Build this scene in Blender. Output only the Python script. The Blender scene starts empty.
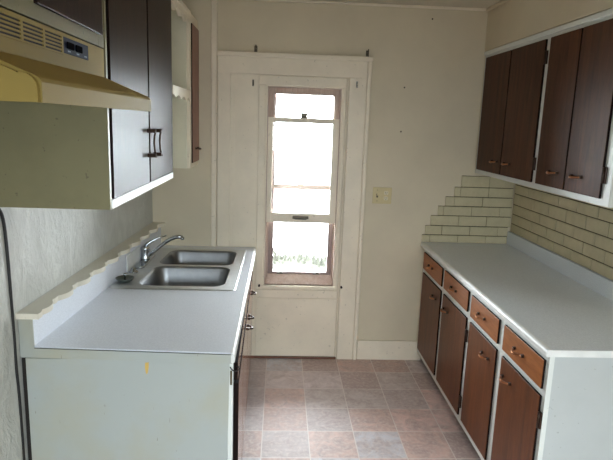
import bpy, bmesh, math, random
from mathutils import Vector, Matrix
random.seed(7)
SC = bpy.context.scene
COL = SC.collection
PI = math.pi

# ------------------------------------------------------------------ camera
cam_d = bpy.data.cameras.new('camera')
cam = bpy.data.objects.new('camera', cam_d); COL.objects.link(cam)
yaw, pitch, roll = -0.0518, 0.1903, 0.0345
fwd = Vector((-math.sin(yaw)*math.cos(pitch), math.cos(yaw)*math.cos(pitch), -math.sin(pitch)))
rt = Vector((math.cos(yaw), math.sin(yaw), 0)); up = rt.cross(fwd)
r2 = rt*math.cos(roll) + up*math.sin(roll); u2 = -rt*math.sin(roll) + up*math.cos(roll)
M = Matrix((r2, u2, -fwd)).transposed().to_4x4(); M.translation = Vector((0, 0, 1.7374))
cam.matrix_world = M
cam_d.sensor_fit = 'HORIZONTAL'; cam_d.sensor_width = 36.0
cam_d.lens = 36.0*555.48/613.0
cam_d.clip_start = 0.02
SC.camera = cam

# ------------------------------------------------------------------ light
world = bpy.data.worlds.new('overcast_sky'); SC.world = world; world.use_nodes = True
bg = world.node_tree.nodes['Background']
bg.inputs['Color'].default_value = (0.90, 0.95, 1.0, 1); bg.inputs['Strength'].default_value = 20.0

def area(name, loc, rot, sx, sy, power, col):
    l = bpy.data.lights.new(name, 'AREA'); l.shape = 'RECTANGLE'; l.size = sx; l.size_y = sy
    l.energy = power; l.color = col
    o = bpy.data.objects.new(name, l); COL.objects.link(o); o.location = loc; o.rotation_euler = rot
    return o
# daylight from the window of the room behind the camera
dl = area('daylight_behind', (0.45, -0.90, 1.35), (PI/2-0.7, 0, 0.18), 2.1, 1.1, 32.0, (0.80, 0.92, 1.0))
dl.data.spread = math.radians(120)
# portal guiding the sky light through the kitchen window (gives off nothing itself)
pt = area('window_portal', (0.16, 4.12, 1.28), (-PI/2, 0, 0), 0.62, 1.50, 1.0, (1, 1, 1))
pt.data.cycles.is_portal = True

SC.view_settings.view_transform = 'Standard'; SC.view_settings.look = 'None'
SC.view_settings.gamma = 1.0; SC.view_settings.use_curve_mapping = False
SC.view_settings.exposure = 1.25
SC.cycles.diffuse_bounces = 8

# ------------------------------------------------------------------ materials
def srgb(r, g, b):
    f = lambda c: (c/255/12.92) if c/255 <= 0.04045 else ((c/255+0.055)/1.055)**2.4
    return (f(r), f(g), f(b), 1.0)

class NT:
    def __init__(s, name):
        s.m = bpy.data.materials.new(name); s.m.use_nodes = True
        s.t = s.m.node_tree; s.b = s.t.nodes['Principled BSDF']
    def n(s, typ, **kw):
        nd = s.t.nodes.new(typ)
        for k, v in kw.items(): setattr(nd, k, v)
        return nd
    def l(s, a, b): s.t.links.new(a, b)
    def coords(s, scale=(1, 1, 1), kind='Object'):
        c = s.n('ShaderNodeTexCoord'); mp = s.n('ShaderNodeMapping')
        mp.inputs['Scale'].default_value = scale
        s.l(c.outputs[kind], mp.inputs['Vector']); return mp.outputs['Vector']
    def noise(s, vec, scale, detail=4, rough=0.55, dist=0.0):
        t = s.n('ShaderNodeTexNoise'); s.l(vec, t.inputs['Vector'])
        t.inputs['Scale'].default_value = scale; t.inputs['Detail'].default_value = detail
        t.inputs['Roughness'].default_value = rough; t.inputs['Distortion'].default_value = dist
        return t.outputs['Fac']
    def ramp(s, fac, stops, interp='LINEAR'):
        r = s.n('ShaderNodeValToRGB'); r.color_ramp.interpolation = interp
        el = r.color_ramp.elements
        while len(el) < len(stops): el.new(0.5)
        for e, (p, c) in zip(el, stops): e.position = p; e.color = c
        s.l(fac, r.inputs['Fac']); return r.outputs['Color']
    def mix(s, fac, a, b, mode='MIX'):
        m = s.n('ShaderNodeMix', data_type='RGBA', blend_type=mode)
        for sock, v in ((m.inputs[0], fac), (m.inputs[6], a), (m.inputs[7], b)):
            if hasattr(v, 'default_value') or hasattr(v, 'is_linked'): s.l(v, sock)
            else: sock.default_value = v
        return m.outputs[2]
    def math(s, op, a, b=None):
        m = s.n('ShaderNodeMath', operation=op)
        for i, v in enumerate((a, b)):
            if v is None: continue
            if isinstance(v, (int, float)): m.inputs[i].default_value = v
            else: s.l(v, m.inputs[i])
        return m.outputs[0]
    def bump(s, h, strength=0.2, dist=0.01):
        b = s.n('ShaderNodeBump'); b.inputs['Strength'].default_value = strength
        b.inputs['Distance'].default_value = dist
        s.l(h, b.inputs['Height']); s.l(b.outputs['Normal'], s.b.inputs['Normal'])
    def set(s, color=None, rough=None, metal=None, spec=None):
        for k, v in (('Base Color', color), ('Roughness', rough), ('Metallic', metal), ('Specular IOR Level', spec)):
            if v is None: continue
            if hasattr(v, 'is_linked'): s.l(v, s.b.inputs[k])
            else: s.b.inputs[k].default_value = v
        return s.m

def paint(name, col, rough=0.5, dirt=0.0, spots=0.0, bump=0.05, dirtcol=None, scale=3.0, spec=0.4):
    k = NT(name); v = k.coords()
    a = k.noise(v, scale, 5, 0.6)
    d = tuple(c*(1-dirt) for c in col[:3]) + (1,)
    if dirtcol: d = tuple(c*(1-dirt)+e*dirt for c, e in zip(col[:3], dirtcol[:3])) + (1,)
    c = k.ramp(a, [(0.35, d), (0.62, col)])
    if spots:
        f = k.noise(v, 48.0, 2, 0.5)
        sp = k.ramp(f, [(0.0, (0, 0, 0, 1)), (0.705, (0, 0, 0, 1)), (0.73, (1, 1, 1, 1))])
        sp = k.math('MULTIPLY', sp, spots)
        c = k.mix(sp, c, (0.06, 0.05, 0.035, 1))
    k.bump(k.noise(v, 60, 4, 0.6), bump, 0.004)
    return k.set(c, rough, 0, spec)

def wood(name, c1, c2, rough=0.35, axis='z', spec=0.5):
    k = NT(name)
    sc = {'z': (9, 9, 0.7), 'y': (9, 0.7, 9)}[axis]
    v = k.coords(sc)
    a = k.noise(v, 3.0, 6, 0.62, 0.6)
    v2 = k.coords(tuple(x*4 for x in sc)); b = k.noise(v2, 6.0, 3, 0.6)
    c = k.ramp(a, [(0.25, c1), (0.75, c2)])
    c = k.mix(k.ramp(b, [(0.45, (0, 0, 0, 1)), (0.75, (0.45, 0.45, 0.45, 1))]), c, tuple(x*0.45 for x in c1[:3])+(1,))
    k.bump(b, 0.12, 0.002)
    return k.set(c, rough, 0, spec)

def plain(name, col, rough=0.5, metal=0.0, spec=0.5):
    k = NT(name); v = k.coords()
    n = k.noise(v, 14, 3)
    d = tuple(c*0.86 for c in col[:3])+(1,)
    return k.set(k.ramp(n, [(0.3, d), (0.7, col)]), rough, metal, spec)

m_wall = paint('cream_wall_paint', srgb(210, 199, 174), 0.55, 0.10, 0.0, 0.12, scale=1.6)
m_trim = paint('cream_trim_paint', srgb(232, 221, 200), 0.42, 0.10, 0.25, 0.05, scale=4)
m_ceil = paint('ceiling_paint', srgb(212, 204, 184), 0.7, 0.05, 0.0, 0.1)
m_cab = paint('white_cabinet_paint', srgb(214, 218, 214), 0.4, 0.06, 0.25, 0.04)
m_cream = paint('shaded_aged_cream_paint', srgb(124, 119, 88), 0.42, 0.14, 0.55, 0.05, scale=5)  # aged cream, darkened further to carry the shade at upper left
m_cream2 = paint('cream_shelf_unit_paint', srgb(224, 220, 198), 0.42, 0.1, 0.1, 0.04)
m_brick = paint('white_painted_brick', srgb(194, 184, 152), 0.6, 0.10, 0.0, 0.35, scale=14)
m_gap = plain('dark_grout_gap', srgb(88, 80, 60), 0.9)
m_black = plain('black_rubber', srgb(20, 20, 20), 0.5)
m_matte = plain('matte_black_plastic', srgb(16, 16, 20), 0.9, 0, 0.05)
m_matte.node_tree.nodes['Principled BSDF'].inputs['IOR'].default_value = 1.15
m_inside = plain('dark_cabinet_inside', srgb(30, 24, 20), 0.8)
m_edge = plain('dark_door_edge', srgb(30, 22, 20), 0.8, 0, 0.05)
m_door = wood('walnut_door', srgb(78, 40, 15), srgb(118, 64, 27), 0.38, spec=0.25)
m_updoor = wood('shaded_walnut_upper_door', srgb(56, 32, 19), srgb(90, 54, 32), 0.4, spec=0.25)  # door walnut made darker, shade on the upper doors is in the colour
m_updoor.node_tree.nodes['Principled BSDF'].inputs['IOR'].default_value = 1.3
m_drawer = wood('orange_walnut_drawer', srgb(132, 76, 34), srgb(168, 102, 52), 0.38, 'y', 0.25)
m_dark = wood('dark_walnut_door', srgb(30, 18, 12), srgb(50, 31, 20), 0.36, spec=0.22)
m_dark.node_tree.nodes['Principled BSDF'].inputs['IOR'].default_value = 1.22
m_red = wood('reddish_wood_door', srgb(120, 74, 56), srgb(158, 104, 82), 0.4)
m_gloss = wood('varnished_reddish_door', srgb(150, 108, 90), srgb(180, 136, 116), 0.1, spec=0.9)
m_pinkwood = wood('bare_window_wood', srgb(174, 148, 132), srgb(196, 176, 162), 0.55)
m_bronze = plain('dark_bronze', srgb(60, 44, 36), 0.35, 0.7)
m_copper = plain('copper_pull', srgb(176, 120, 84), 0.28, 0.9)
m_chrome = plain('chrome', srgb(196, 200, 204), 0.16, 1.0)
m_drkmetal = plain('tarnished_metal', srgb(96, 90, 78), 0.4, 0.8)
m_hood = paint('almond_hood_enamel', srgb(150, 131, 74), 0.6, 0.05, 0.12, 0.01, spec=0.25)
m_hood.node_tree.nodes['Principled BSDF'].inputs['IOR'].default_value = 1.3
m_panel = plain('navy_control_panel', srgb(22, 30, 52), 0.6, 0, 0.12)
m_plastic = plain('ivory_plastic', srgb(206, 190, 140), 0.4)
m_white = plain('white_plastic', srgb(226, 228, 226), 0.4)

def make_steel():
    k = NT('brushed_stainless'); v = k.coords((1, 40, 6)); n = k.noise(v, 8, 3)
    k.bump(n, 0.05, 0.001)
    return k.set(k.ramp(n, [(0.3, srgb(200, 202, 204)), (0.7, srgb(222, 224, 226))]), 0.46, 1.0)
m_steel = make_steel()
m_bowl_shade = plain('shaded_steel_bowl', srgb(160, 162, 165), 0.38, 1.0)  # sink steel darkened: shade inside the bowls is put into the colour

def make_laminate(name, a, b):
    k = NT(name); v = k.coords(); n = k.noise(v, 160, 2, 0.7); n2 = k.noise(v, 3, 3)
    c = k.mix(k.ramp(n2, [(0.3, (0, 0, 0, 1)), (0.7, (0.3, 0.3, 0.3, 1))]), k.ramp(n, [(0.35, a), (0.65, b)]), a)
    return k.set(c, 0.4, 0, 0.45)
m_lam = make_laminate('grey_white_laminate', srgb(212, 216, 224), srgb(226, 230, 238))
m_lam2 = make_laminate('speckled_grey_laminate', srgb(206, 211, 215), srgb(222, 227, 231))

def make_leftwall():
    k = NT('rough_plaster_paint'); v = k.coords((1, 1.2, 0.55))
    n = k.noise(v, 7, 6, 0.65, 1.8); n2 = k.noise(v, 30, 4, 0.6, 0.8)
    h = k.math('ADD', n, k.math('MULTIPLY', n2, 0.35))
    k.bump(h, 0.7, 0.02)
    return k.set(k.ramp(n, [(0.3, srgb(176, 177, 170)), (0.7, srgb(195, 196, 189))]), 0.4, 0, 0.5)
m_leftwall = make_leftwall()

def make_floor():
    k = NT('vinyl_tile_floor'); s = 0.2603; tx, ty = -0.0616, 3.6903
    c = k.n('ShaderNodeTexCoord'); sep = k.n('ShaderNodeSeparateXYZ'); k.l(c.outputs['Object'], sep.inputs[0])
    u = k.math('DIVIDE', k.math('SUBTRACT', sep.outputs[0], tx), s)
    w = k.math('DIVIDE', k.math('SUBTRACT', sep.outputs[1], ty), s)
    cu, cw = k.math('FLOOR', u), k.math('FLOOR', w)
    cmb = k.n('ShaderNodeCombineXYZ'); k.l(cu, cmb.inputs[0]); k.l(cw, cmb.inputs[1])
    wn = k.n('ShaderNodeTexWhiteNoise', noise_dimensions='2D'); k.l(cmb.outputs[0], wn.inputs['Vector'])
    pal = [srgb(206, 172, 158), srgb(196, 184, 178), srgb(218, 184, 174), srgb(184, 170, 166),
           srgb(212, 198, 194), srgb(190, 156, 142), srgb(198, 196, 200), srgb(174, 150, 142)]
    base = k.ramp(wn.outputs['Value'], [(i/8, p) for i, p in enumerate(pal)], 'CONSTANT')
    v = k.coords()
    n = k.noise(v, 11, 7, 0.66, 0.8); n2 = k.noise(v, 45, 5, 0.6)
    base = k.mix(k.ramp(n, [(0.36, (0.8, 0.8, 0.8, 1)), (0.62, (0, 0, 0, 1))]), base, srgb(158, 134, 128))
    base = k.mix(k.ramp(n2, [(0.46, (0, 0, 0, 1)), (0.72, (0.6, 0.6, 0.6, 1))]), base, srgb(216, 200, 190))
    fu, fw = k.math('FRACT', u), k.math('FRACT', w)
    du = k.math('MINIMUM', fu, k.math('SUBTRACT', 1.0, fu)); dw = k.math('MINIMUM', fw, k.math('SUBTRACT', 1.0, fw))
    g = k.math('LESS_THAN', k.math('MINIMUM', du, dw), 0.011)
    col = k.mix(g, base, srgb(212, 200, 192))
    h = k.math('ADD', k.math('MULTIPLY', n2, 0.3), k.math('MULTIPLY', g, -0.6))
    k.bump(h, 0.25, 0.003)
    k.b.inputs['IOR'].default_value = 2.1
    return k.set(col, 0.6, 0, 0.5)
m_floor = make_floor()

def make_endpanel():
    # painted plywood with an ochre drip under the counter edge and a few scuffs
    k = NT('scuffed_white_panel'); v = k.coords()
    n = k.noise(v, 2.2, 5, 0.6)
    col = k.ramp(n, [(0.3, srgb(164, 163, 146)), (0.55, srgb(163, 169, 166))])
    vs = k.coords((60, 1, 13)); f = k.noise(vs, 1.6, 2, 0.5)
    sc = k.ramp(f, [(0.0, (0, 0, 0, 1)), (0.735, (0, 0, 0, 1)), (0.76, (0.7, 0.7, 0.7, 1))])
    col = k.mix(sc, col, srgb(120, 116, 104))
    k.bump(k.noise(v, 50, 4), 0.06, 0.004)
    return k.set(col, 0.42, 0, 0.4)
m_endpanel = make_endpanel()
m_cabside = paint('white_side_panel_paint', srgb(182, 187, 187), 0.4, 0.06, 0.25, 0.04)

def make_glass():
    k = NT('window_glass')
    t = k.n('ShaderNodeBsdfTransparent'); g = k.n('ShaderNodeBsdfGlossy'); g.inputs['Roughness'].default_value = 0.02
    fr = k.n('ShaderNodeFresnel'); fr.inputs['IOR'].default_value = 1.45
    mx = k.n('ShaderNodeMixShader'); k.l(fr.outputs[0], mx.inputs[0]); k.l(t.outputs[0], mx.inputs[1]); k.l(g.outputs[0], mx.inputs[2])
    t.inputs['Color'].default_value = (0.96, 0.97, 0.97, 1)
    k.l(mx.outputs[0], k.t.nodes['Material Output'].inputs['Surface'])
    return k.m
m_glass = make_glass()
m_snow = plain('pale_gravel', srgb(236, 236, 236), 0.9)
m_grass = plain('dry_grass', srgb(50, 51, 44), 0.9, 0, 0.1)

# ------------------------------------------------------------------ mesh helpers
def B(): return bmesh.new()

def box(bm, x0, x1, y0, y1, z0, z1, bev=0.0, mi=0, seg=2):
    vs = [bm.verts.new(p) for p in ((x0,y0,z0),(x1,y0,z0),(x1,y1,z0),(x0,y1,z0),(x0,y0,z1),(x1,y0,z1),(x1,y1,z1),(x0,y1,z1))]
    fs = [bm.faces.new([vs[i] for i in f]) for f in ((3,2,1,0),(4,5,6,7),(0,1,5,4),(1,2,6,5),(2,3,7,6),(3,0,4,7))]
    for f in fs: f.material_index = mi
    if bev > 0:
        es = {e for f in fs for e in f.edges}
        r = bmesh.ops.bevel(bm, geom=list(es), offset=bev, segments=seg, affect='EDGES', profile=0.5)
        for f in r['faces']: f.material_index = mi
    return fs

def prism(bm, pts, axis, a0, a1, bev=0.0, mi=0):
    """extrude a 2D outline along an axis; pts are the two other coordinates in xyz order"""
    def P(p, a):
        return {'x': (a, p[0], p[1]), 'y': (p[0], a, p[1]), 'z': (p[0], p[1], a)}[axis]
    A = [bm.verts.new(P(p, a0)) for p in pts]; Bv = [bm.verts.new(P(p, a1)) for p in pts]
    n = len(pts); fs = [bm.faces.new(A), bm.faces.new(list(reversed(Bv)))]
    for i in range(n): fs.append(bm.faces.new((A[i], Bv[i], Bv[(i+1) % n], A[(i+1) % n])))
    bmesh.ops.recalc_face_normals(bm, faces=fs)
    for f in fs: f.material_index = mi
    if bev > 0:
        bmesh.ops.bevel(bm, geom=list({e for f in fs for e in f.edges}), offset=bev, segments=2, affect='EDGES', profile=0.5)
    return fs

def tube(bm, pts, r, n=10, mi=0, caps=True):
    pts = [Vector(p) for p in pts]; rs = r if isinstance(r, (list, tuple)) else [r]*len(pts)
    rings = []; prev = None
    for i, p in enumerate(pts):
        t = (pts[min(i+1, len(pts)-1)] - pts[max(i-1, 0)]).normalized()
        if prev is None:
            a = Vector((0, 0, 1)) if abs(t.z) < 0.9 else Vector((1, 0, 0))
            s = t.cross(a).normalized()
        else:
            s = (prev - t*prev.dot(t)).normalized()
        prev = s; q = t.cross(s)
        rings.append([bm.verts.new(p + (s*math.cos(2*PI*j/n) + q*math.sin(2*PI*j/n))*rs[i]) for j in range(n)])
    fs = []
    for a, b in zip(rings, rings[1:]):
        for j in range(n): fs.append(bm.faces.new((a[j], a[(j+1) % n], b[(j+1) % n], b[j])))
    if caps: fs += [bm.faces.new(list(reversed(rings[0]))), bm.faces.new(rings[-1])]
    bmesh.ops.recalc_face_normals(bm, faces=fs)
    for f in fs: f.material_index = mi; f.smooth = True
    return fs

def lathe(bm, c, prof, n=24, mi=0, axis='z'):
    rings = []
    for r, h in prof:
        ring = []
        for j in range(n):
            a = 2*PI*j/n
            d = {'z': (r*math.cos(a), r*math.sin(a), h), 'y': (r*math.cos(a), h, r*math.sin(a)), 'x': (h, r*math.cos(a), r*math.sin(a))}[axis]
            ring.append(bm.verts.new(Vector(c)+Vector(d)))
        rings.append(ring)
    fs = []
    for a, b in zip(rings, rings[1:]):
        for j in range(n): fs.append(bm.faces.new((a[j], a[(j+1) % n], b[(j+1) % n], b[j])))
    fs.append(bm.faces.new(list(reversed(rings[0])))); fs.append(bm.faces.new(rings[-1]))
    bmesh.ops.recalc_face_normals(bm, faces=fs)
    for f in fs: f.material_index = mi; f.smooth = True

def lskew(bm, zr=0.0):
    # the left wall closes in slightly towards the window
    for v in bm.verts:
        w = max(0.0, min(1.0, (-0.22-v.co.x)/0.70))
        v.co.x += 0.060*(v.co.y-2.073)*w
        v.co.z += zr*(v.co.y-2.073)/1.82
ORG = {}
def obj(name, bm, mats, parent=None, label=None):
    me = bpy.data.meshes.new(name)
    o = bpy.data.objects.new(name, me); COL.objects.link(o)
    org = Vector((0, 0, 0))
    if parent is not None:
        o.parent = parent; org = ORG[parent]
        bmesh.ops.translate(bm, verts=bm.verts, vec=-org)
    ORG[o] = org
    bm.to_mesh(me); bm.free()
    for m in (mats if isinstance(mats, (list, tuple)) else [mats]): me.materials.append(m)
    if label: o['label'] = label
    return o

def thing(name, label, cat, loc, group=None):
    o = bpy.data.objects.new(name, None); COL.objects.link(o); o.location = loc
    o.empty_display_size = 0.05
    o['label'] = label; o['category'] = cat
    if group: o['group'] = group
    ORG[o] = Vector(loc); return o

def solo(name, bm, mats, label, cat, loc, group=None):
    """a thing that is one mesh, with its origin at its base"""
    bmesh.ops.translate(bm, verts=bm.verts, vec=-Vector(loc))
    o = obj(name, bm, mats); o.location = loc; ORG[o] = Vector(loc)
    o['label'] = label; o['category'] = cat
    if group: o['group'] = group
    return o

def struct(name, bm, mats, label, parent=None):
    o = obj(name, bm, mats, parent)
    if parent is None: o['kind'] = 'structure'; o['label'] = label
    return o

# ------------------------------------------------------------------ setting
D = 3.921; XL, XR = -1.0, 1.70; ZC = 2.537; YN = -1.05; XS = 1.385; XJ = -0.455; YJ = 3.896
bm = B(); box(bm, XL-0.1, XR+0.1, YN-0.1, D+0.12, -0.06, 0.0); struct('floor', bm, m_floor, 'floor of square brown, grey and rose vinyl tiles')
bm = B(); box(bm, XL-0.1, XR+0.1, YN-0.1, D+0.12, ZC, ZC+0.06); struct('ceiling', bm, m_ceil, 'cream painted ceiling')
bm = B(); prism(bm, [(XL-0.35, YN), (XL, YN), (XL, 1.9), (XL+0.118, D), (XL-0.35, D)], 'z', 0, ZC); struct('wall_left', bm, m_leftwall, 'glossy rough-plastered left wall')
bm = B(); box(bm, XR, XR+0.1, YN, D, 0, ZC); struct('wall_right', bm, m_wall, 'right wall')
bm = B(); box(bm, XL-0.1, XR+0.1, YN-0.1, YN, 0, ZC); struct('wall_rear', bm, m_wall, 'wall behind the camera')
# window opening
WX0, WX1, WZ0, WZ1 = -0.10, 0.42, 0.555, 1.98
bm = B()
box(bm, XL, XJ, YJ, D+0.12, 0, ZC)                 # shallow projection at the left
box(bm, XJ, WX0, D, D+0.12, 0, ZC)
box(bm, WX1, XR+0.1, D, D+0.12, 0, ZC)
box(bm, WX0, WX1, D, D+0.12, 0, WZ0)
box(bm, WX0, WX1, D, D+0.12, WZ1, ZC)
struct('wall_back', bm, m_wall, 'cream back wall around the window')

# corner strip left of the old door casing
bm = B(); box(bm, -0.476, -0.437, D-0.036, D, 0, ZC, 0.006); struct('trim_1', bm, m_trim, 'vertical corner strip left of the window casing')
# old door casing around the window panel
bm = B()
yf = D-0.022
box(bm, -0.434, -0.346, yf, D, 0, 2.05, 0.003)
box(bm, 0.462, 0.580, yf, D, 0, 2.05, 0.003)
box(bm, -0.434, 0.580, yf, D, 2.05, 2.165, 0.003)
box(bm, -0.438, 0.614, yf-0.016, D, 2.160, 2.192, 0.006)       # cap moulding
box(bm, 0.580, 0.610, yf-0.012, D, 0, 2.165, 0.008)             # outer bead on the right
struct('trim_2', bm, m_trim, 'wide cream casing of the old doorway around the window')
# infill panel with applied boards
bm = B()
yp = D-0.006
box(bm, -0.346, WX0, yp, D, 0.012, 2.05); box(bm, WX1, 0.462, yp, D, 0.012, 2.05)
box(bm, WX0, WX1, yp, D, 0.012, WZ0-0.01); box(bm, WX0, WX1, yp, D, WZ1, 2.05)
box(bm, -0.352, -0.318, yp-0.004, yp, 0.3, 2.045, 0.002)
box(bm, -0.155, -0.106, yp-0.012, yp, 0.536, 1.983, 0.003)       # window casing: sides, head, apron
box(bm, 0.424, 0.444, yp-0.012, yp, 0.536, 1.983, 0.003)
box(bm, 0.447, 0.458, yp-0.016, yp, 0.02, 2.045, 0.004)
box(bm, -0.155, 0.444, yp-0.012, yp, 1.984, 2.045, 0.003)
box(bm, -0.155, 0.444, yp-0.012, yp, 0.480, 0.535, 0.003)
box(bm, -0.150, 0.444, yp-0.008, yp, 0.02, 0.470, 0.002)
struct('trim_3', bm, m_trim, 'cream boarded infill panel around the window')
# thin bead between back wall and ceiling
bm = B(); box(bm, XL, XS, D-0.022, D, ZC-0.016, ZC, 0.005); struct('trim_4', bm, m_trim, 'thin bead along the ceiling at the back wall')
# soffit above the right cupboards
bm = B(); box(bm, XS, XR, 1.2, D, 2.262, ZC)
box(bm, XS-0.022, XS, 1.2, D, ZC-0.022, ZC, 0.006)
struct('wall_soffit', bm, m_wall, 'soffit above the right wall cabinet')
# baseboards
bm = B(); box(bm, 0.614, 1.10, D-0.018, D, 0.0, 0.152, 0.003); box(bm, 0.614, 1.10, D-0.0195, D, 0.140, 0.1515, 0.003); struct('baseboard_back', bm, m_trim, 'cream baseboard on the back wall')
bm = B(); box(bm, -0.20, 0.455, D-0.020, D, 0, 0.016, 0.004); struct('trim_5', bm, wood('brown_shoe_moulding', srgb(96, 58, 40), srgb(124, 80, 58), 0.5, 'y'), 'brown shoe moulding under the infill panel')

# ------------------------------------------------------------------ window
win = bpy.data.objects.new('window_1', None); COL.objects.link(win); win.location = (0.16, D, WZ0); ORG[win] = Vector((0.16, D, WZ0))
win['kind'] = 'structure'; win['label'] = 'tall narrow sash window with the lower sash raised'
def frame(bm, x0, x1, z0, z1, y0, y1, l, r, b, t, bev=0.002):
    box(bm, x0, x0+l, y0, y1, z0, z1, bev); box(bm, x1-r, x1, y0, y1, z0, z1, bev)
    box(bm, x0+l, x1-r, y0, y1, z0, z0+b, bev); box(bm, x0+l, x1-r, y0, y1, z1-t, z1, bev)
bm = B(); frame(bm, WX0, WX1, WZ0, WZ1, D, D+0.115, 0.012, 0.012, 0.02, 0.008)
box(bm, WX0+0.006, -0.072, D+0.055, D+0.115, WZ0, WZ1); box(bm, 0.398, WX1-0.006, D+0.055, D+0.115, WZ0, WZ1)
obj('frame', bm, m_pinkwood, win, 'bare pinkish wooden window frame')
bm = B(); prism(bm, [(D-0.0, WZ0), (D+0.079, WZ0), (D+0.079, WZ0+0.075), (D, WZ0+0.018)], 'x', WX0+0.012, WX1-0.012); obj('sill', bm, m_pinkwood, win, 'bare pinkish wooden sill')
bm = B(); box(bm, WX0-0.01, WX1+0.01, D-0.03, D+0.006, WZ0-0.015, WZ0+0.012, 0.005)
box(bm, WX0-0.003, WX0+0.006, D-0.012, D+0.05, WZ0, WZ1); box(bm, WX1-0.006, WX1+0.003, D-0.012, D+0.05, WZ0, WZ1); box(bm, WX0, WX1, D-0.012, D+0.05, WZ1-0.004, WZ1+0.004)
obj('stool', bm, m_trim, win, 'white painted window stool and stops')
# upper sash (behind, bare wood)
bm = B(); frame(bm, -0.098, 0.42, 1.266, 1.978, D+0.046, D+0.074, 0.05, 0.048, 0.034, 0.050)
box(bm, 0.135, 0.175, D+0.050, D+0.066, 1.2995, 1.310, 0.002)
us = obj('upper_sash', bm, m_pinkwood, win, 'bare wooden upper sash')
bm = B(); box(bm, -0.049, 0.373, D+0.058, D+0.061, 1.299, 1.929); obj('pane', bm, m_glass, us)
# lower sash (raised, painted)
bm = B(); frame(bm, -0.092, 0.416, 1.030, 1.770, D+0.012, D+0.044, 0.037, 0.052, 0.068, 0.034)
ls = obj('lower_sash', bm, m_trim, win, 'cream painted lower sash')
bm = B(); box(bm, -0.056, 0.365, D+0.026, D+0.029, 1.097, 1.737); obj('pane', bm, m_glass, ls)
bm = B(); box(bm, 0.135, 0.185, D+0.006, D+0.044, 1.770, 1.777, 0.002); tube(bm, [(0.16, D+0.02, 1.775), (0.16, D+0.02, 1.79), (0.185, D+0.014, 1.795)], 0.008, 8); box(bm, 0.138, 0.182, D+0.010, D+0.034, 1.777, 1.806, 0.005); obj('sash_lock', bm, m_drkmetal, ls, 'dark metal sash lock')
bm = B(); box(bm, 0.100, 0.215, D+0.006, D+0.012, 1.058, 1.080, 0.003); box(bm, 0.115, 0.20, D-0.010, D+0.008, 1.056, 1.064, 0.003); obj('sash_lift', bm, m_drkmetal, ls, 'tarnished metal sash lift')
# storm sash outside
bm = B(); frame(bm, -0.074, 0.40, WZ0+0.03, 1.97, D+0.080, D+0.108, 0.040, 0.034, 0.060, 0.04)
m_storm = wood('weathered_mauve_wood', srgb(136, 118, 114), srgb(166, 148, 142), 0.6, spec=0.3)
st = obj('storm_sash', bm, m_storm, win, 'pinkish wooden storm sash')
bm = B(); box(bm, -0.035, 0.367, D+0.093, D+0.096, 0.64, 1.93); obj('pane', bm, m_glass, st)
for xx in (0.02, 0.29):
    bm = B(); box(bm, xx-0.022, xx+0.022, D+0.068, D+0.081, 0.632, 0.644, 0.003); tube(bm, [(xx, D+0.07, 0.64), (xx+0.012, D+0.066, 0.652)], 0.005, 8); obj('storm_latch', bm, m_drkmetal, st)

# ------------------------------------------------------------------ outside
bm = B(); prism(bm, [(D+0.6, -0.5), (D+14, -0.5), (D+14, -0.8), (D+0.6, -0.8)], 'x', -12, 12)
o = struct('yard_ground', bm, m_snow, 'pale open ground outside the window')
bm = B(); nx, ny = 130, 12; gv = []
for i in range(nx+1):
    col_ = []
    for j in range(ny+1):
        env = math.sin(PI*j/ny)
        h = env*(0.055+0.03*math.sin(i*0.31)+0.02*math.sin(i*0.83+j)+random.uniform(-0.02, 0.03)+(0.10*random.random() if random.random() < 0.10 else 0))
        col_.append(bm.verts.new((-2.4+5.3*i/nx+random.uniform(-.015, .015), D+4.3+1.0*j/ny, -0.505+max(0, h))))
    gv.append(col_)
for i in range(nx):
    for j in range(ny): bm.faces.new((gv[i][j], gv[i+1][j], gv[i+1][j+1], gv[i][j+1]))
for i in range(260):
    x = random.uniform(-2.3, 2.8); y = random.uniform(D+4.5, D+5.1); h = random.uniform(0.12, 0.26); lx = random.uniform(-.1, .1); w = 0.02
    vs = [bm.verts.new(p) for p in ((x-w, y, -0.5), (x+w, y, -0.5), (x+lx+w*.3, y+.02, -0.5+h), (x+lx-w*.3, y+.02, -0.5+h))]
    bm.faces.new(vs)
o = obj('dry_grass', bm, m_grass); o['kind'] = 'stuff'; o['label'] = 'faint pale dry grass seen low through the window'; o['category'] = 'grass'

# ------------------------------------------------------------------ shared cabinet pieces
def slab(bm, x0, x1, y0, y1, z0, z1, face):
    """door or drawer front: wood on the room side (slot 0), darker edges (slot 1)"""
    fs = box(bm, x0, x1, y0, y1, z0, z1, 0.002)
    bm.faces.ensure_lookup_table()
    for f in bm.faces:
        f.normal_update()
        f.material_index = 0 if (f.normal.x*face > 0.9) else 1

def bow_pull(bm, x, y, z, face, w=0.085):
    """copper bow pull lying along y on a face that looks along face*x"""
    for s in (-1, 1):
        lathe(bm, (x, y+s*w/2, z), [(0.008, 0.0), (0.008, face*0.002), (0.005, face*0.004)], 10, 1, 'x')
        box(bm, min(x, x+face*0.012), max(x, x+face*0.012), y+s*w/2-0.007, y+s*w/2+0.007, z-0.006, z+0.006, 0.002, 1)
    pts = []
    for i in range(9):
        t = i/8; pts.append((x+face*(0.010+0.018*math.sin(PI*t)), y+(t-0.5)*w, z-0.004*math.sin(PI*t)))
    tube(bm, pts, [0.004, 0.0045, 0.0055, 0.0065, 0.007, 0.0065, 0.0055, 0.0045, 0.004], 8, 0)

def hinge(bm, x, y, z, face, h=0.07):
    box(bm, min(x, x+face*0.008), max(x, x+face*0.008), y-0.012, y+0.012, z-h/2, z+h/2, 0.002)
    tube(bm, [(x+face*0.010, y, z-h/2), (x+face*0.010, y, z+h/2)], 0.005, 8)

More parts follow.
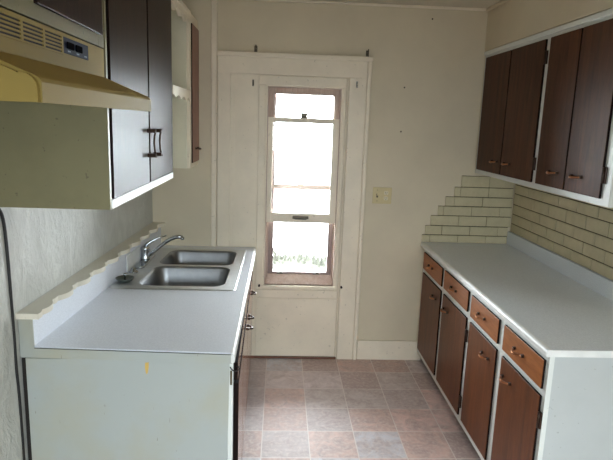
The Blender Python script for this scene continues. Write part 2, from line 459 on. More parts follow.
# ------------------------------------------------------------------ right base cabinet
FX = 1.070
rb = thing('base_cabinet', 'long white-framed base cabinet with four wooden drawers above four wooden doors, on the right', 'cabinet', (1.38, 2.94, 0))
bm = B()
ys = [(3.875, 3.411), (3.360, 2.905), (2.853, 2.466), (2.403, 2.007)]
Y0, Y1 = 1.985, D-0.004
edges = [Y1, 3.853, 3.43, 3.342, 2.925, 2.835, 2.485, 2.385, 2.025, Y0]
for i in range(0, 10, 2): box(bm, FX, FX+0.02, edges[i+1], edges[i], 0.070, 0.884)      # stiles
for z0, z1 in ((0.070, 0.13), (0.69, 0.745), (0.835, 0.884)):
    box(bm, FX+0.0005, FX+0.0195, Y0+0.001, Y1-0.001, z0, z1)
obj('face_frame', bm, m_cab, rb)
bm = B(); box(bm, FX+0.02, XR-0.004, Y0, Y0+0.016, 0.0, 0.884); obj('end_panel', bm, m_cabside, rb)
bm = B(); box(bm, FX+0.06, XR-0.006, Y0+0.016, Y1, 0.0, 0.085); box(bm, FX+0.02, XR-0.006, Y0+0.016, Y1, 0.085, 0.10)
box(bm, XR-0.02, XR-0.006, Y0+0.016, Y1, 0.1, 0.88); box(bm, FX+0.02, XR-0.02, Y0+0.016, Y1, 0.70, 0.72)
obj('carcass', bm, m_inside, rb)
zd = [(0.728, 0.850), (0.735, 0.853), (0.729, 0.850), (0.729, 0.851)]
for i, ((a, b), (z0, z1)) in enumerate(zip(ys, zd)):
    bm = B(); slab(bm, FX-0.011, FX-0.0005, b, a, z0, z1, -1); dr = obj('drawer', bm, [m_drawer, m_edge], rb, 'orange-brown wooden drawer front')
    bm = B(); bow_pull(bm, FX-0.011, (a+b)/2+(0.03 if i == 0 else 0.02), 0.791, -1); obj('pull', bm, [m_copper, m_bronze], dr, 'copper bow pull')
py = [3.535, 3.270, 2.585, 2.315]
for i, (a, b) in enumerate(ys):
    bm = B(); slab(bm, FX-0.011, FX-0.0005, b, a-0.005, 0.112, 0.699, -1); d = obj('door', bm, [m_door, m_edge], rb, 'dark reddish-brown wooden door')
    bm = B(); bow_pull(bm, FX-0.011, py[i], 0.617, -1, 0.08); obj('pull', bm, [m_copper, m_bronze], d, 'copper bow pull')
    hy = (a-0.005) if i in (0, 2) else b
    for hz in ((0.20, 0.60) if i in (1, 3) else ()):
        bm = B(); hinge(bm, FX-0.0005, hy+(0.010 if i in (0, 2) else -0.010), hz, -1); obj('hinge', bm, m_bronze, d, 'dark bronze hinge')

# right countertop
ct = thing('countertop', 'speckled grey laminate countertop on the right with a rounded white front edge', 'countertop', (1.37, 2.94, 0.885))
bm = B()
prof = [(1.0415, 0.889), (1.0415, 0.902), (1.045, 0.910), (1.053, 0.9145), (1.066, 0.914), (1.699, 0.914), (1.699, 0.8855), (1.0450, 0.8855)]
prism(bm, prof, 'y', 1.962, D-0.002)
obj('worktop', bm, m_lam2, ct)
bm = B(); prism(bm, [(1.040, 0.886), (1.040, 0.903), (1.0435, 0.911), (1.052, 0.9155), (1.060, 0.9155), (1.060, 0.9150), (1.045, 0.90), (1.045, 0.886)], 'y', 1.958, D-0.003)
box(bm, 1.042, 1.699, 1.957, 1.9619, 0.8855, 0.9142, 0.0015)
obj('edge_strip', bm, m_white, ct, 'white edge strip along the worktop')
bm = B(); box(bm, 1.676, 1.699, 1.962, D-0.002, 0.914, 1.008, 0.004); obj('upstand', bm, m_lam2, ct)

# brick panels
def brick_row(bm, axis, fixed, z0, z1, joints, face):
    for a, b in zip(joints, joints[1:]):
        if b-a < 0.012: continue
        g = 0.0014; dz0 = 0.0036; off = random.uniform(-0.0015, 0.0015); t = 0.010+off
        a2, b2 = a+g, b-g+random.uniform(-0.001, 0.001); zz0, zz1 = z0+dz0*0.5, z1-dz0
        if axis == 'x': box(bm, a2, b2, fixed-t, fixed-0.001, zz0, zz1, 0.002)
        else: box(bm, fixed-t, fixed-0.001, a2+0.0022, b2-0.0022, zz0, zz1-0.0006, 0.002)
zr = [0.9172, 0.972, 1.040, 1.115, 1.185, 1.254, 1.325, 1.4065, 1.47]
lefts = [1.043, 1.063, 1.105, 1.147, 1.195, 1.256, 1.307, 1.361, 1.40]
j0 = [1.103, 1.187, 1.098, 1.187, 1.262, 1.300, 1.30, 1.51, 1.42]
RX = XR-0.012
bm = B(); bg_ = B()
for i in range(7):
    j = [lefts[i]] if j0[i]-lefts[i] > 0.02 else []
    x = j0[i]
    while x < RX-0.02: j.append(x); x += 0.2065
    if not j: j = [lefts[i]]
    rx = 1.674 if i < 2 else RX
    j = [q for q in j if q < rx-0.01]+[rx]
    brick_row(bm, 'x', D, zr[i], zr[i+1], j, -1)
    # mortar bed with dark gap under each course
    box(bg_, j[0]+0.002, rx, D-0.0045, D-0.0003, zr[i], zr[i+1]-0.001)
bs = thing('brick_backsplash', 'white painted brick facing stepping diagonally down the back wall to the right counter', 'backsplash', (1.4, D-0.005, 0.914))
obj('brick_course', bm, m_brick, bs)
obj('mortar', bg_, m_gap, bs, 'dark mortar gaps')
bm = B(); bg_ = B()
zr2 = [1.0095, 1.072, 1.142, 1.212, 1.290, 1.355, 1.426]
for i in range(6):
    off = 2.834-0.2145*7 + (0.107 if i % 2 else 0.0)
    j = []; y = off
    while y < D-0.02: j.append(y); y += 0.2145
    j.append(D-0.012)
    brick_row(bm, 'y', XR, zr2[i], zr2[i+1], j, -1)
box(bg_, XR-0.0045, XR-0.0003, j[0]+0.12, D-0.012, 1.009, 1.426)
bs2 = thing('brick_backsplash', 'white painted brick facing along the right wall between the counter upstand and the cupboards', 'backsplash', (XR-0.005, 2.8, 1.009))
obj('brick_course', bm, m_brick, bs2)
obj('mortar', bg_, m_gap, bs2, 'dark mortar gaps')

# ------------------------------------------------------------------ right wall cabinet
UX = XS+0.010
ru = thing('wall_cabinet', 'white-framed wall cabinet with four tall dark wooden doors above the brick on the right', 'cabinet', (1.54, 3.1, 1.428))
UY0, UY1 = 2.272, D-0.003
bm = B()
ue = [UY1, 3.857, 3.018, 2.934, 2.345, UY0]
for i in range(0, 6, 2): box(bm, UX, UX+0.02, ue[i+1], ue[i], 1.428, 2.247)
for z0, z1 in ((1.428, 1.475), (2.200, 2.247)): box(bm, UX+0.0005, UX+0.0195, UY0+0.001, UY1-0.001, z0, z1)
box(bm, UX-0.012, UX, UY0, UY1, 2.232, 2.258, 0.003)
obj('face_frame', bm, m_cab, ru)
bm = B(); box(bm, UX+0.02, XR-0.004, UY0, UY0+0.016, 1.428, 2.258); box(bm, UX+0.02, XR-0.004, UY0+0.016, UY1, 1.434, 1.448); box(bm, UX+0.02, XR-0.004, UY0+0.016, UY1, 2.244, 2.258)
obj('end_panel', bm, m_cab, ru)
bm = B(); box(bm, XR-0.02, XR-0.006, UY0+0.016, UY1, 1.448, 2.244); box(bm, UX+0.02, XR-0.02, UY0+0.016, UY1, 1.449, 1.455); obj('carcass', bm, m_inside, ru)
ud = [(3.872, 3.452), (3.440, 3.002), (2.948, 2.645), (2.634, 2.330)]
uy = [3.545, 3.345, 2.755, 2.530]
for i, (a, b) in enumerate(ud):
    bm = B(); slab(bm, UX-0.012, UX-0.0005, b, a, 1.458, 2.214, -1); d = obj('door', bm, [m_updoor, m_edge], ru, 'dark brown wooden door')
    bm = B(); bow_pull(bm, UX-0.012, uy[i], 1.535, -1, 0.085); obj('pull', bm, [m_copper, m_bronze], d, 'copper bow pull')
    s = i in (0, 2)
    for hz in ((1.56, 2.12) if not s else ()):
        bm = B(); hinge(bm, UX-0.0005, (a+0.010) if s else (b-0.010), hz, -1); obj('hinge', bm, m_bronze, d, 'dark bronze hinge')

# ------------------------------------------------------------------ left base cabinet
ZL = 0.851
def skew(o_or_bm):
    for v in o_or_bm.verts: v.co.x -= (v.co.y-2.05)/1.85*0.030
lb = thing('sink_cabinet', 'white base cabinet under the double sink, its scuffed plain side facing the camera', 'cabinet', (-0.58, 2.97, 0))
LY0, LY1 = 2.062, YJ-0.004
bm = B(); prism(bm, [(-0.964, 0), (-0.192, 0), (-0.178, 0.8065), (-0.964, 0.8065)], 'y', LY0, LY0+0.016); obj('end_panel', bm, m_endpanel, lb)
bm = B()
box(bm, -0.184, -0.164, LY0+0.003, 2.11, 0.0, 0.806); box(bm, -0.184, -0.164, 2.42, 2.46, 0.08, 0.806); box(bm, -0.184, -0.164, 2.96, 3.08, 0.08, 0.806); box(bm, -0.184, -0.164, 3.78, LY1, 0.0, 0.806)
box(bm, -0.1835, -0.1645, LY0+0.004, LY1-0.001, 0.77, 0.8055); box(bm, -0.1835, -0.1645, LY0+0.004, LY1-0.001, 0.08, 0.12)
skew(bm); obj('face_frame', bm, m_cab, lb)
bm = B(); box(bm, -0.87, -0.25, LY0+0.016, LY1, 0, 0.08); box(bm, -0.87, -0.86, LY0+0.016, LY1, 0.08, 0.70); box(bm, -0.87, -0.24, LY0+0.016, LY1, 0.08, 0.10); box(bm, -0.984, -0.955, LY0+0.012, 2.16, 0.0, 0.8055); obj('carcass', bm, m_inside, lb)  # last box: dark strip painting in the shaded gap beside the wall
for i, (a, b) in enumerate(((2.085, 2.44), (2.45, 2.95), (2.97, 3.40), (3.41, 3.80))):
    bm = B(); slab(bm, -0.163, -0.142, a, b, 0.10, 0.70, 1); skew(bm); d = obj('door', bm, [m_gloss, m_edge], lb, 'reddish-brown wooden door seen edge on')
    if i == 0: continue
    yp_ = {1: 2.88, 2: 3.04, 3: 3.50}[i]
    bm = B(); bow_pull(bm, -0.142, yp_, 0.635, 1, 0.05); skew(bm); obj('pull', bm, [m_bronze, m_bronze], d, 'dark bow pull')
for i, (a, b) in enumerate(((2.085, 2.44), (2.45, 2.98), (3.06, 3.80))):
    bm = B(); slab(bm, -0.163, -0.146, a, b, 0.715, 0.79, 1); skew(bm); d = obj('drawer', bm, [m_gloss, m_edge], lb, 'reddish-brown drawer front seen edge on')
bm = B(); tube(bm, [(-0.176, LY0-0.002, 0.782), (-0.170, LY0-0.006, 0.774), (-0.160, LY0-0.010, 0.768), (-0.146, LY0-0.012, 0.770), (-0.140, LY0-0.012, 0.778), (-0.143, LY0-0.010, 0.788), (-0.150, LY0-0.010, 0.790)], 0.0022, 8); obj('wire_hook', bm, m_black, lb, 'small black wire hook')
bm = B(); box(bm, -0.176, -0.168, LY0-0.0015, LY0+0.002, 0.705, 0.765, 0.001); obj('latch_slot', bm, m_gap, lb, 'dark worn slot')
# drip: a dried ochre glue run on the end panel
bm = B(); prism(bm, [(-0.507, 0.795), (-0.493, 0.797), (-0.494, 0.775), (-0.498, 0.752), (-0.5025, 0.746), (-0.506, 0.756), (-0.5085, 0.776)], 'y', LY0-0.001, LY0+0.001); obj('glue_drip', bm, plain('ochre_drip', srgb(206, 172, 92), 0.5), lb, 'ochre dried drip')

# left countertop with cut-out for the sink
lc = thing('countertop', 'pale grey laminate countertop with a low laminate upstand, holding the sink on the left', 'countertop', (-0.58, 2.97, 0.812))
yR, yL = 2.037, 2.073
def yend(x): return yR + (yL-yR)*(x+0.163)/(-0.935+0.163)
SX0, SX1, SY0, SY1 = -0.825, -0.262, 2.872, 3.765     # hole
bm = B()
def plate(x0, x1, y0, y1, near=False):
    a, b = (yend(x0), yend(x1)) if near else (y0, y0)
    prism(bm, [(x0, a), (x1, b), (x1, y1), (x0, y1)], 'z', 0.813, ZL)
plate(-0.935, -0.170, 0, SY0, True); plate(-0.935, -0.170, SY1, YJ-0.002)
plate(-0.935, SX0, SY0, SY1); plate(SX1, -0.170, SY0, SY1)
lskew(bm); obj('worktop', bm, m_lam, lc)
bm = B(); prism(bm, [(-0.1705, ZL-0.038), (-0.1705, ZL+0.0005), (-0.166, ZL+0.0005), (-0.158, ZL-0.006), (-0.156, ZL-0.014), (-0.156, ZL-0.036), (-0.160, ZL-0.038)], 'y', 2.030, YJ-0.003); obj('front_edge', bm, m_white, lc, 'white rounded front edge')
bm = B(); box(bm, -0.984, -0.935, yend(-0.935)+0.002, YJ-0.002, 0.813, 0.9645); lskew(bm, 0.028); obj('upstand', bm, m_lam, lc)
bm = B(); pts = [(-0.986, 0.807), (-0.168, 0.809), (-0.166, 0.846), (-0.932, 0.8475), (-0.933, 0.9640), (-0.986, 0.9640)]
A = [bm.verts.new((x, yend(x)-0.006, z)) for x, z in pts]; Bv = [bm.verts.new((x, yend(x)+0.0015, z)) for x, z in pts]
fs = [bm.faces.new(A), bm.faces.new(Bv[::-1])]+[bm.faces.new((A[i], Bv[i], Bv[(i+1) % 6], A[(i+1) % 6])) for i in range(6)]
bmesh.ops.recalc_face_normals(bm, faces=fs); obj('end_cap', bm, m_endpanel, lc, 'off-white painted L-shaped end edge')
bm = B(); pts = [(-0.930, yend(-0.93)-0.0064, 0.8470), (-0.166, yend(-0.166)-0.0064, 0.8460)]; tube(bm, pts, 0.0012, 6); obj('seam', bm, m_black, lc, 'thin dark seam under the near edge')
# scalloped shelf on the upstand
bm = B()
front = []; n = 160; y0s, y1s = 2.062, YJ-0.004
for i in range(n+1):
    y = y0s+(y1s-y0s)*i/n; ph = ((y-2.085) % 0.192)/0.192
    if y < 2.10: f = -0.906
    else: f = -0.930 + 0.028*(math.sin(PI*min(1, ph/0.74))**0.8 if ph < 0.74 else 0.0) + 0.006*(math.sin(PI*(ph-0.74)/0.26) if ph >= 0.74 else 0)
    front.append((f, y))
front += [(-0.905, y1s)]
outl = [(-0.996, y0s)] + [(-0.906, y0s)] + front + [(-0.996, y1s)]
prism(bm, outl, 'z', 0.9655, 0.988); lskew(bm, 0.028); bmesh.ops.remove_doubles(bm, verts=bm.verts, dist=0.0005)
solo('scalloped_shelf', bm, paint('cream_shelf_paint', srgb(222, 216, 200), 0.4, 0.06, 0.1, 0.03), 'narrow cream shelf with a scalloped edge along the left wall above the counter', 'shelf', (-0.95, 2.97, 0.9655))

# ------------------------------------------------------------------ sink
sk = thing('kitchen_sink', 'stainless steel double-bowl sink set into the left countertop', 'sink', (-0.55, 3.32, ZL))
def rrect(x0, x1, y0, y1, r, n=7):
    pts = []
    for cx, cy, a0 in ((x1-r, y0+r, -PI/2), (x1-r, y1-r, 0), (x0+r, y1-r, PI/2), (x0+r, y0+r, PI)):
        for i in range(n+1):
            a = a0+PI/2*i/n; pts.append((cx+r*math.cos(a), cy+r*math.sin(a)))
    return pts
bowls = [(-0.795, -0.288, 2.895, 3.310), (-0.803, -0.284, 3.345, 3.735)]
bm = B(); zt = ZL+0.005
outer = rrect(-0.931, -0.218, 2.838, 3.785, 0.03); mid = rrect(-0.925, -0.224, 2.844, 3.779, 0.026)
def ring(pts, z): return [bm.verts.new((x, y, z)) for x, y in pts]
def bridge(a, b):
    for i in range(len(a)):
        f = bm.faces.new((a[i], a[(i+1) % len(a)], b[(i+1) % len(a)], b[i])); f.smooth = True
R0, R1 = ring(outer, ZL+0.0006), ring(mid, zt); bridge(R0, R1)
edges_ = [bm.edges.get((R1[i], R1[(i+1) % len(R1)])) for i in range(len(R1))]
tops = []
for b in bowls:
    q = ring(rrect(b[0], b[1], b[2], b[3], 0.075), zt); tops.append(q)
    for i in range(len(q)): edges_.append(bm.edges.new((q[i], q[(i+1) % len(q)])))
bmesh.ops.triangle_fill(bm, use_beauty=True, use_dissolve=False, edges=edges_)
bmesh.ops.recalc_face_normals(bm, faces=bm.faces)
bm.normal_update()
if sum(f.normal.z for f in bm.faces) < 0: bmesh.ops.reverse_faces(bm, faces=bm.faces)
lskew(bm); obj('rim', bm, m_steel, sk)
for b in bowls:
    bm = B(); prev = None
    for ins, dz, r in ((0, 0, .075), (0.004, -0.004, .073), (0.010, -0.014, .070), (0.020, -0.10, .070), (0.028, -0.135, .070), (0.042, -0.152, .066), (0.065, -0.160, .05)):
        q = ring(rrect(b[0]+ins, b[1]-ins, b[2]+ins, b[3]-ins, r), zt+dz)
        if prev: bridge(prev, q)
        prev = q
    bm.faces.new(prev)
    bmesh.ops.recalc_face_normals(bm, faces=bm.faces)
    bm.normal_update()
    if bm.faces[-1].normal.z < 0: bmesh.ops.reverse_faces(bm, faces=bm.faces)
    lskew(bm); bo = obj('bowl', bm, m_bowl_shade, sk)
    bm = B(); cx, cy = (b[0]+b[1])/2, (b[2]+b[3])/2
    lathe(bm, (cx, cy, zt-0.160), [(0.045, 0.0005), (0.043, 0.003), (0.036, 0.003), (0.034, 0.001), (0.010, 0.001)], 24); lskew(bm); obj('drain', bm, m_drkmetal, bo)

# ------------------------------------------------------------------ faucet
fz = zt+0.0005
fa = thing('faucet', 'chrome single-lever kitchen faucet standing at the back of the sink', 'faucet', (-0.835, 3.40, fz))
bm = B(); prism(bm, rrect(-0.847, -0.790, 3.22, 3.56, 0.026), 'z', fz, fz+0.014, 0.004); obj('deck_plate', bm, m_chrome, fa)
bm = B(); lathe(bm, (-0.824, 3.415, fz+0.012), [(0.029, 0), (0.029, 0.01), (0.027, 0.014), (0.027, 0.058), (0.029, 0.062), (0.028, 0.074), (0.020, 0.082)], 20); obj('body', bm, m_chrome, fa)
bm = B(); pts = [(-0.808, 3.413, fz+0.035), (-0.770, 3.412, fz+0.062), (-0.735, 3.412, fz+0.094), (-0.700, 3.412, fz+0.122), (-0.670, 3.412, fz+0.143), (-0.640, 3.412, fz+0.156), (-0.615, 3.412, fz+0.160), (-0.592, 3.412, fz+0.157)]
tube(bm, pts, [0.012, 0.0115, 0.011, 0.011, 0.0115, 0.012, 0.0125, 0.0125], 12)
lathe(bm, (-0.594, 3.412, fz+0.142), [(0.010, 0), (0.0125, 0.004), (0.0125, 0.018)], 12); obj('spout', bm, m_chrome, fa)
bm = B(); tube(bm, [(-0.824, 3.418, fz+0.090), (-0.812, 3.425, fz+0.108), (-0.780, 3.435, fz+0.128), (-0.745, 3.445, fz+0.145), (-0.700, 3.455, fz+0.158)], [0.014, 0.011, 0.008, 0.006, 0.005], 10); obj('lever', bm, m_chrome, fa)
bm = B(); lathe(bm, (-0.830, 3.150, fz), [(0.027, 0), (0.027, 0.006), (0.018, 0.012), (0.014, 0.024), (0.008, 0.028)], 18)
solo('sink_hole_cap', bm, m_chrome, 'small chrome cap on the sink ledge between the strainer and the faucet', 'cap', (-0.830, 3.150, fz))
# strainer
sr = thing('sink_strainer', 'dark metal basket strainer with a centre knob on the near back corner of the sink', 'strainer', (-0.828, 2.965, fz))
bm = B(); lathe(bm, (-0.828, 2.965, fz), [(0.030, 0), (0.038, 0.004), (0.046, 0.014), (0.049, 0.018), (0.049, 0.021), (0.045, 0.020), (0.036, 0.010), (0.010, 0.006)], 24)
obj('cup', bm, plain('greenish_steel', srgb(120, 128, 122), 0.35, 0.9), sr)
bm = B(); lathe(bm, (-0.828, 2.965, fz+0.006), [(0.005, 0), (0.004, 0.026), (0.010, 0.030), (0.010, 0.036), (0.004, 0.040)], 14); obj('knob', bm, m_chrome, sr)
# white plate behind the faucet
bm = B(); prism(bm, rrect(3.14, 3.38, fz+0.001, fz+0.100, 0.010, 4), 'x', -0.931, -0.926); lskew(bm)
solo('splash_plate', bm, m_white, 'small white rectangular plate standing against the upstand behind the faucet', 'plate', (-0.8625, 3.26, fz))

# ------------------------------------------------------------------ left upper cabinets
LX = -0.565; TOP = 2.385
tc = thing('wall_cabinet', 'tall left wall cabinet with two dark doors and bronze handles, beside the range hood', 'cabinet', (-0.78, 2.43, 1.427))
TY0, TY1 = 1.878, 2.985
bm = B(); box(bm, XL+0.002, LX-0.0005, TY0, TY0+0.018, 1.427, TOP, 0.001); obj('side_panel', bm, m_cream, tc, 'yellowed cream side panel, shade in its colour')
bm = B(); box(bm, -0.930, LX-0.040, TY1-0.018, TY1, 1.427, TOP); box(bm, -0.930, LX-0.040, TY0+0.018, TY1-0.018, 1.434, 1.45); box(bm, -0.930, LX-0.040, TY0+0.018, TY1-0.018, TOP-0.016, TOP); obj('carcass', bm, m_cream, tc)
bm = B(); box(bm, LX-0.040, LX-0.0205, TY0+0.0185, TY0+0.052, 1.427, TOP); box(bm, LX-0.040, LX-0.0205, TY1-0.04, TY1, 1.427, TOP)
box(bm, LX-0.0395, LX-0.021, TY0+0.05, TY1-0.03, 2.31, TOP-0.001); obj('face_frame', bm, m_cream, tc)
bm = B(); box(bm, LX-0.040, LX+0.001, TY0+0.0185, TY1-0.001, 1.4265, 1.458, 0.002); obj('bottom_rail', bm, m_white, tc, 'bright white bottom rail')
for i, (a, b) in enumerate(((1.925, 2.452), (2.474, 2.983))):
    bm = B(); slab(bm, LX-0.020, LX, a, b, 1.4585, 2.335, 1); d = obj('door', bm, [m_dark, m_edge], tc, 'dark brown wooden door with a soft sheen')
    yh = 2.425 if i == 0 else 2.535
    bm = B(); x0 = LX
    for zz in (1.578, 1.682): box(bm, x0, x0+0.036, yh-0.010, yh+0.010, zz-0.008, zz+0.008, 0.002)
    tube(bm, [(x0+0.036, yh, 1.57), (x0+0.030, yh, 1.60), (x0+0.028, yh, 1.63), (x0+0.030, yh, 1.66), (x0+0.036, yh, 1.69)], 0.0045, 8)
    obj('handle', bm, m_bronze, d, 'dark bronze bow handle')
    for hz in (1.53, 2.24):
        bm = B(); hinge(bm, LX-0.0205, a-0.008 if i == 0 else b-0.006, hz, 1, 0.085); obj('hinge', bm, m_bronze, d, 'dark bronze hinge')
# open shelf unit beyond it
os_ = thing('open_shelf_unit', 'cream open shelf unit with scalloped trim between the tall cabinet and the far small cabinet', 'shelf', (-0.78, 3.27, 1.43))
OY0, OY1 = 2.988, 3.556
bm = B(); box(bm, -0.898, LX-0.02, OY1-0.016, OY1, 1.43, 2.33); box(bm, -0.898, -0.888, OY0, OY1-0.016, 1.43, 2.33); obj('back', bm, m_cream2, os_)
bm = B(); box(bm, -0.888, LX-0.012, OY0, OY1-0.016, 1.890, 1.906); obj('shelf_board', bm, m_cream2, os_)
def scallop(bm, y0, y1, ztop, zb, amp, n):
    pts = [(y0, ztop)]; m = 60
    for i in range(m+1):
        t = i/m; pts.append((y0+(y1-y0)*t, zb+amp*abs(math.cos(PI*n*t))))
    pts.append((y1, ztop)); prism(bm, pts, 'x', LX-0.012, LX+0.004)
bm = B(); scallop(bm, OY0, OY1+0.0, 1.908, 1.846, 0.016, 3.5); obj('shelf_valance', bm, m_trim, os_, 'white scalloped shelf edging')
bm = B(); scallop(bm, OY0, OY1+0.0, 2.37, 2.285, 0.028, 3.5); box(bm, LX-0.020, LX+0.008, OY0, OY1+0.0, 2.345, 2.372, 0.002); obj('top_valance', bm, m_trim, os_, 'white scalloped valance at the top')
# far cabinet
fc = thing('wall_cabinet', 'small far left wall cabinet with one narrow reddish door in the corner', 'cabinet', (-0.78, 3.72, 1.43))
CY0, CY1 = 3.560, YJ-0.003
bm = B(); box(bm, -0.895, LX-0.02, CY0, CY0+0.016, 1.43, 2.372); box(bm, -0.880, LX-0.02, CY0+0.016, CY1, 1.432, 1.448); box(bm, -0.880, LX-0.02, CY0+0.016, CY1, 2.356, 2.372); obj('carcass', bm, m_cream2, fc)
bm = B(); frame(bm, LX-0.02, LX, 0, 0.1, 0, 0, 0, 0, 0, 0) if False else None
box(bm, LX-0.02, LX, CY0, CY0+0.06, 1.43, 2.372); box(bm, LX-0.02, LX, CY1-0.012, CY1, 1.43, 2.372); box(bm, LX-0.0195, LX-0.0005, CY0+0.001, CY1-0.001, 1.43, 1.462); box(bm, LX-0.0195, LX-0.0005, CY0+0.001, CY1-0.001, 2.305, 2.371)
obj('face_frame', bm, m_trim, fc)
bm = B(); slab(bm, LX, LX+0.008, 3.606, CY1-0.004, 1.460, 2.314, 1); d = obj('door', bm, [m_red, m_edge], fc, 'reddish-brown narrow door with a dark edge')
bm = B(); bow_pull(bm, LX+0.008, 3.76, 1.548, 1, 0.08); obj('pull', bm, [m_bronze, m_bronze], d, 'dark bow pull')
# short cabinet over the hood
sc_ = thing('wall_cabinet', 'short cream cabinet with a dark door directly above the range hood', 'cabinet', (-0.78, 1.4, 1.948))
HY0, HY1 = 0.95, 1.862
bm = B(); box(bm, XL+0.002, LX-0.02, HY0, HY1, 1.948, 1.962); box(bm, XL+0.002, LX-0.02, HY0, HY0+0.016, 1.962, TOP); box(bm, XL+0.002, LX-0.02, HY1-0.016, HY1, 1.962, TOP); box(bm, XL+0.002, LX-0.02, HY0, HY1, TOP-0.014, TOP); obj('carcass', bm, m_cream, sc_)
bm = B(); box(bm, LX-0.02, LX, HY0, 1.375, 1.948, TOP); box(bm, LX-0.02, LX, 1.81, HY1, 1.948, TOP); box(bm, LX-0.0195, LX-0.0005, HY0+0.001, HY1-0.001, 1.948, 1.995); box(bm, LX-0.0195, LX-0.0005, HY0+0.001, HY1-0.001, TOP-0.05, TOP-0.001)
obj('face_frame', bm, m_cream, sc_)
bm = B(); slab(bm, LX, LX+0.010, 1.355, 1.826, 1.982, 2.35, 1); d = obj('door', bm, [m_dark, m_edge], sc_, 'dark brown wooden door')
bm = B(); hinge(bm, LX, 1.338, 2.035, 1, 0.07); obj('hinge', bm, m_bronze, d, 'dark bronze hinge')

# ------------------------------------------------------------------ range hood
hd = thing('range_hood', 'almond enamel range hood with slotted vent and dark control panel at the left', 'range hood', (-0.7, 1.45, 1.757))
LP = -0.42
GY0, GY1 = 1.012, 1.858
bm = B()
outl = [(XL+0.003, 1.944), (LX, 1.944), (LX, 1.858), (LP-0.012, 1.804), (LP-0.004, 1.799), (LP, 1.792), (LP, 1.757), (LP-0.012, 1.757), (LP-0.012, 1.786), (LX-0.02, 1.835), (XL+0.003, 1.835)]
prism(bm, outl, 'y', GY0+0.012, GY1)
obj('shell', bm, m_hood, hd)
def rc(pts_, cx, cz, r, a0, a1, n=6):
    return [(cx+r*math.cos(a0+(a1-a0)*i/n), cz+r*math.sin(a0+(a1-a0)*i/n)) for i in range(n+1)]
bm = B(); prism(bm, [(XL+0.003, 1.757), (XL+0.003, 1.944), (LX+0.002, 1.944), (LX+0.002, 1.852), (LP-0.040, 1.8085)] + rc(None, LP-0.030, 1.780, 0.027, PI*0.58, 0.0) + [(LP-0.003, 1.757)], 'y', GY0, GY0+0.0118); obj('end_cap', bm, m_hood, hd)
bm = B(); box(bm, XL+0.01, LP-0.06, GY0+0.02, GY1-0.006, 1.775, 1.783); obj('filter', bm, m_drkmetal, hd, 'dark filter underside')
# grille: recessed dark panel and almond bars
bm = B(); box(bm, LX, LX+0.0012, 1.030, 1.510, 1.889, 1.936); gb = obj('grille', bm, m_inside, hd, 'dark slotted vent')
bm = B()
for k_ in range(6): z_ = 1.8885+k_*0.0088; box(bm, LX+0.0012, LX+0.004, 1.028, 1.512, z_, z_+0.0042)
for y_ in (1.028, 1.160, 1.276, 1.391, 1.503): box(bm, LX+0.0008, LX+0.0042, y_, y_+0.011, 1.8885, 1.9367)
obj('grille_bars', bm, m_hood, gb, 'almond bars')
bm = B(); box(bm, LX, LX+0.004, 1.515, 1.702, 1.894, 1.934, 0.001); cp = obj('control_panel', bm, m_panel, hd, 'dark navy control panel with two rocker switches')
for y_ in (1.535, 1.60):
    bm = B(); box(bm, LX+0.004, LX+0.008, y_, y_+0.045, 1.906, 1.924, 0.002); obj('rocker_switch', bm, m_matte, cp, 'black rocker switch')
for y_, w_ in ((1.542, 0.02), (1.606, 0.02), (1.665, 0.022)):
    bm = B(); box(bm, LX+0.004, LX+0.0044, y_, y_+w_, 1.899, 1.9025); obj('marking', bm, plain('grey_print', srgb(90, 104, 130), 0.5), cp, 'small pale printed marking')

# ------------------------------------------------------------------ small things on the walls
ol = thing('outlet_plate', 'ivory two-gang wall plate with a light switch and a double outlet, on the back wall', 'outlet', (0.735, D-0.003, 1.186))
bm = B(); box(bm, 0.667, 0.804, D-0.007, D-0.0003, 1.187, 1.305, 0.003); obj('cover_plate', bm, m_plastic, ol)
bm = B(); box(bm, 0.694, 0.706, D-0.009, D-0.0068, 1.232, 1.260, 0.0008); sw = obj('switch_slot', bm, m_bronze, ol, 'dark toggle slot')
bm = B(); prism(bm, [(D-0.008, 1.242), (D-0.008, 1.252), (D-0.022, 1.262), (D-0.022, 1.255)], 'x', 0.696, 0.704); obj('toggle', bm, m_plastic, sw, 'ivory toggle')
for zc_ in (1.227, 1.266):
    bm = B(); prism(bm, rrect(0.748, 0.778, zc_-0.014, zc_+0.014, 0.010, 5), 'y', D-0.0085, D-0.0068); rcp = obj('receptacle', bm, plain('pale_receptacle', srgb(222, 212, 176), 0.4), ol, 'pale receptacle face')
    bm = B(); box(bm, 0.755, 0.758, D-0.0092, D-0.0083, zc_-0.002, zc_+0.008); box(bm, 0.768, 0.771, D-0.0092, D-0.0083, zc_-0.002, zc_+0.008); box(bm, 0.7605, 0.7655, D-0.0092, D-0.0083, zc_-0.010, zc_-0.005); obj('slots', bm, m_black, rcp, 'black outlet slots')
for x_, z_ in ((0.700, 1.285), (0.700, 1.207)):
    bm = B(); lathe(bm, (x_, D-0.0068, z_), [(0.003, 0.0), (0.003, -0.001), (0.001, -0.0015)], 8, 0, 'y'); obj('screw', bm, m_drkmetal, ol)

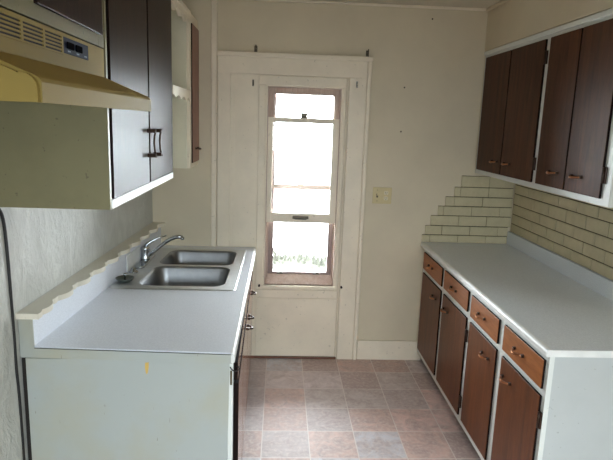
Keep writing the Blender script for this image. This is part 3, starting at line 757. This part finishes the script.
def bracket(x, z, label):
    bm = B(); box(bm, x-0.010, x+0.010, D-0.004, D-0.0003, z-0.018, z+0.022, 0.001)
    tube(bm, [(x, D-0.003, z+0.008), (x, D-0.028, z+0.006), (x, D-0.038, z+0.012), (x+0.002, D-0.038, z+0.026)], 0.004, 8)
    tube(bm, [(x, D-0.003, z-0.010), (x, D-0.022, z-0.014), (x, D-0.026, z-0.004)], 0.0035, 8)
    solo('curtain_bracket', bm, m_drkmetal, label, 'bracket', (x, D-0.003, z-0.018))
bracket(-0.180, 2.212, 'dark curtain rod bracket above the left half of the casing header')
bracket(0.577, 2.213, 'dark curtain rod bracket above the right end of the casing header')
def hook(x, z, y, label, m):
    bm = B(); box(bm, x-0.006, x+0.006, y-0.003, y, z-0.020, z+0.022, 0.001)
    tube(bm, [(x, y-0.002, z+0.012), (x, y-0.016, z+0.004), (x, y-0.018, z-0.012), (x, y-0.010, z-0.018)], 0.003, 8)
    solo('curtain_hook', bm, m, label, 'hook', (x, y, z-0.02))
hook(-0.195, 1.992, D-0.0063, 'tarnished metal hook at the top of the left infill board beside the window', m_drkmetal)
hook(0.513, 2.005, D-0.0223, 'pale metal hook on the right casing board just below the header', m_chrome)
for x_, lab in ((-0.128, 'small rusty tieback screw low on the left side of the window casing'), (0.470, 'small rusty tieback screw low on the right side of the window casing')):
    yb = yp-0.0121 if x_ < 0 else D-0.0223
    bm = B(); lathe(bm, (x_, yb, 0.568), [(0.007, 0), (0.004, -0.004), (0.004, -0.014), (0.008, -0.017), (0.008, -0.022), (0.003, -0.025)], 10, 0, 'y'); solo('tieback_screw', bm, m_bronze, lab, 'screw', (x_, yb, 0.568))
for x_, z_, lab in ((1.005, 2.455, 'small dark nail high on the back wall near the soffit'), (0.845, 2.0, 'small dark nail in the back wall left of the wall cabinet'), (0.84, 1.70, 'small dark nail in the back wall at mid height above the outlet')):
    bm = B(); lathe(bm, (x_, D-0.0003, z_), [(0.0025, 0.0), (0.0025, -0.008), (0.006, -0.009), (0.005, -0.011)], 8, 0, 'y'); solo('nail', bm, m_bronze, lab, 'nail', (x_, D-0.0003, z_))
# black cable down the left wall
bm = B(); pts = [(-0.985, 1.86, 1.432), (-0.986, 1.93, 1.43), (-0.988, 1.99, 1.40), (-0.989, 2.02, 1.34), (-0.989, 2.03, 1.2), (-0.990, 2.035, 1.05), (-0.991, 2.04, 0.9), (-0.990, 2.038, 0.78), (-0.990, 2.045, 0.66), (-0.991, 2.05, 0.4), (-0.991, 2.05, 0.01)]
sm = []
for i in range(len(pts)-1):
    p0, p1, p2, p3 = (Vector(pts[max(0, min(len(pts)-1, i+k_))]) for k_ in (-1, 0, 1, 2))
    for t in (0, 0.25, 0.5, 0.75):
        sm.append(0.5*((2*p1)+(p2-p0)*t+(2*p0-5*p1+4*p2-p3)*t*t+(3*p1-p0-3*p2+p3)*t**3))
sm.append(Vector(pts[-1])); tube(bm, sm, 0.0065, 8)
solo('power_cable', bm, m_black, 'black cable hanging down the left wall beside the counter end', 'cable', (-0.991, 2.05, 0.003))
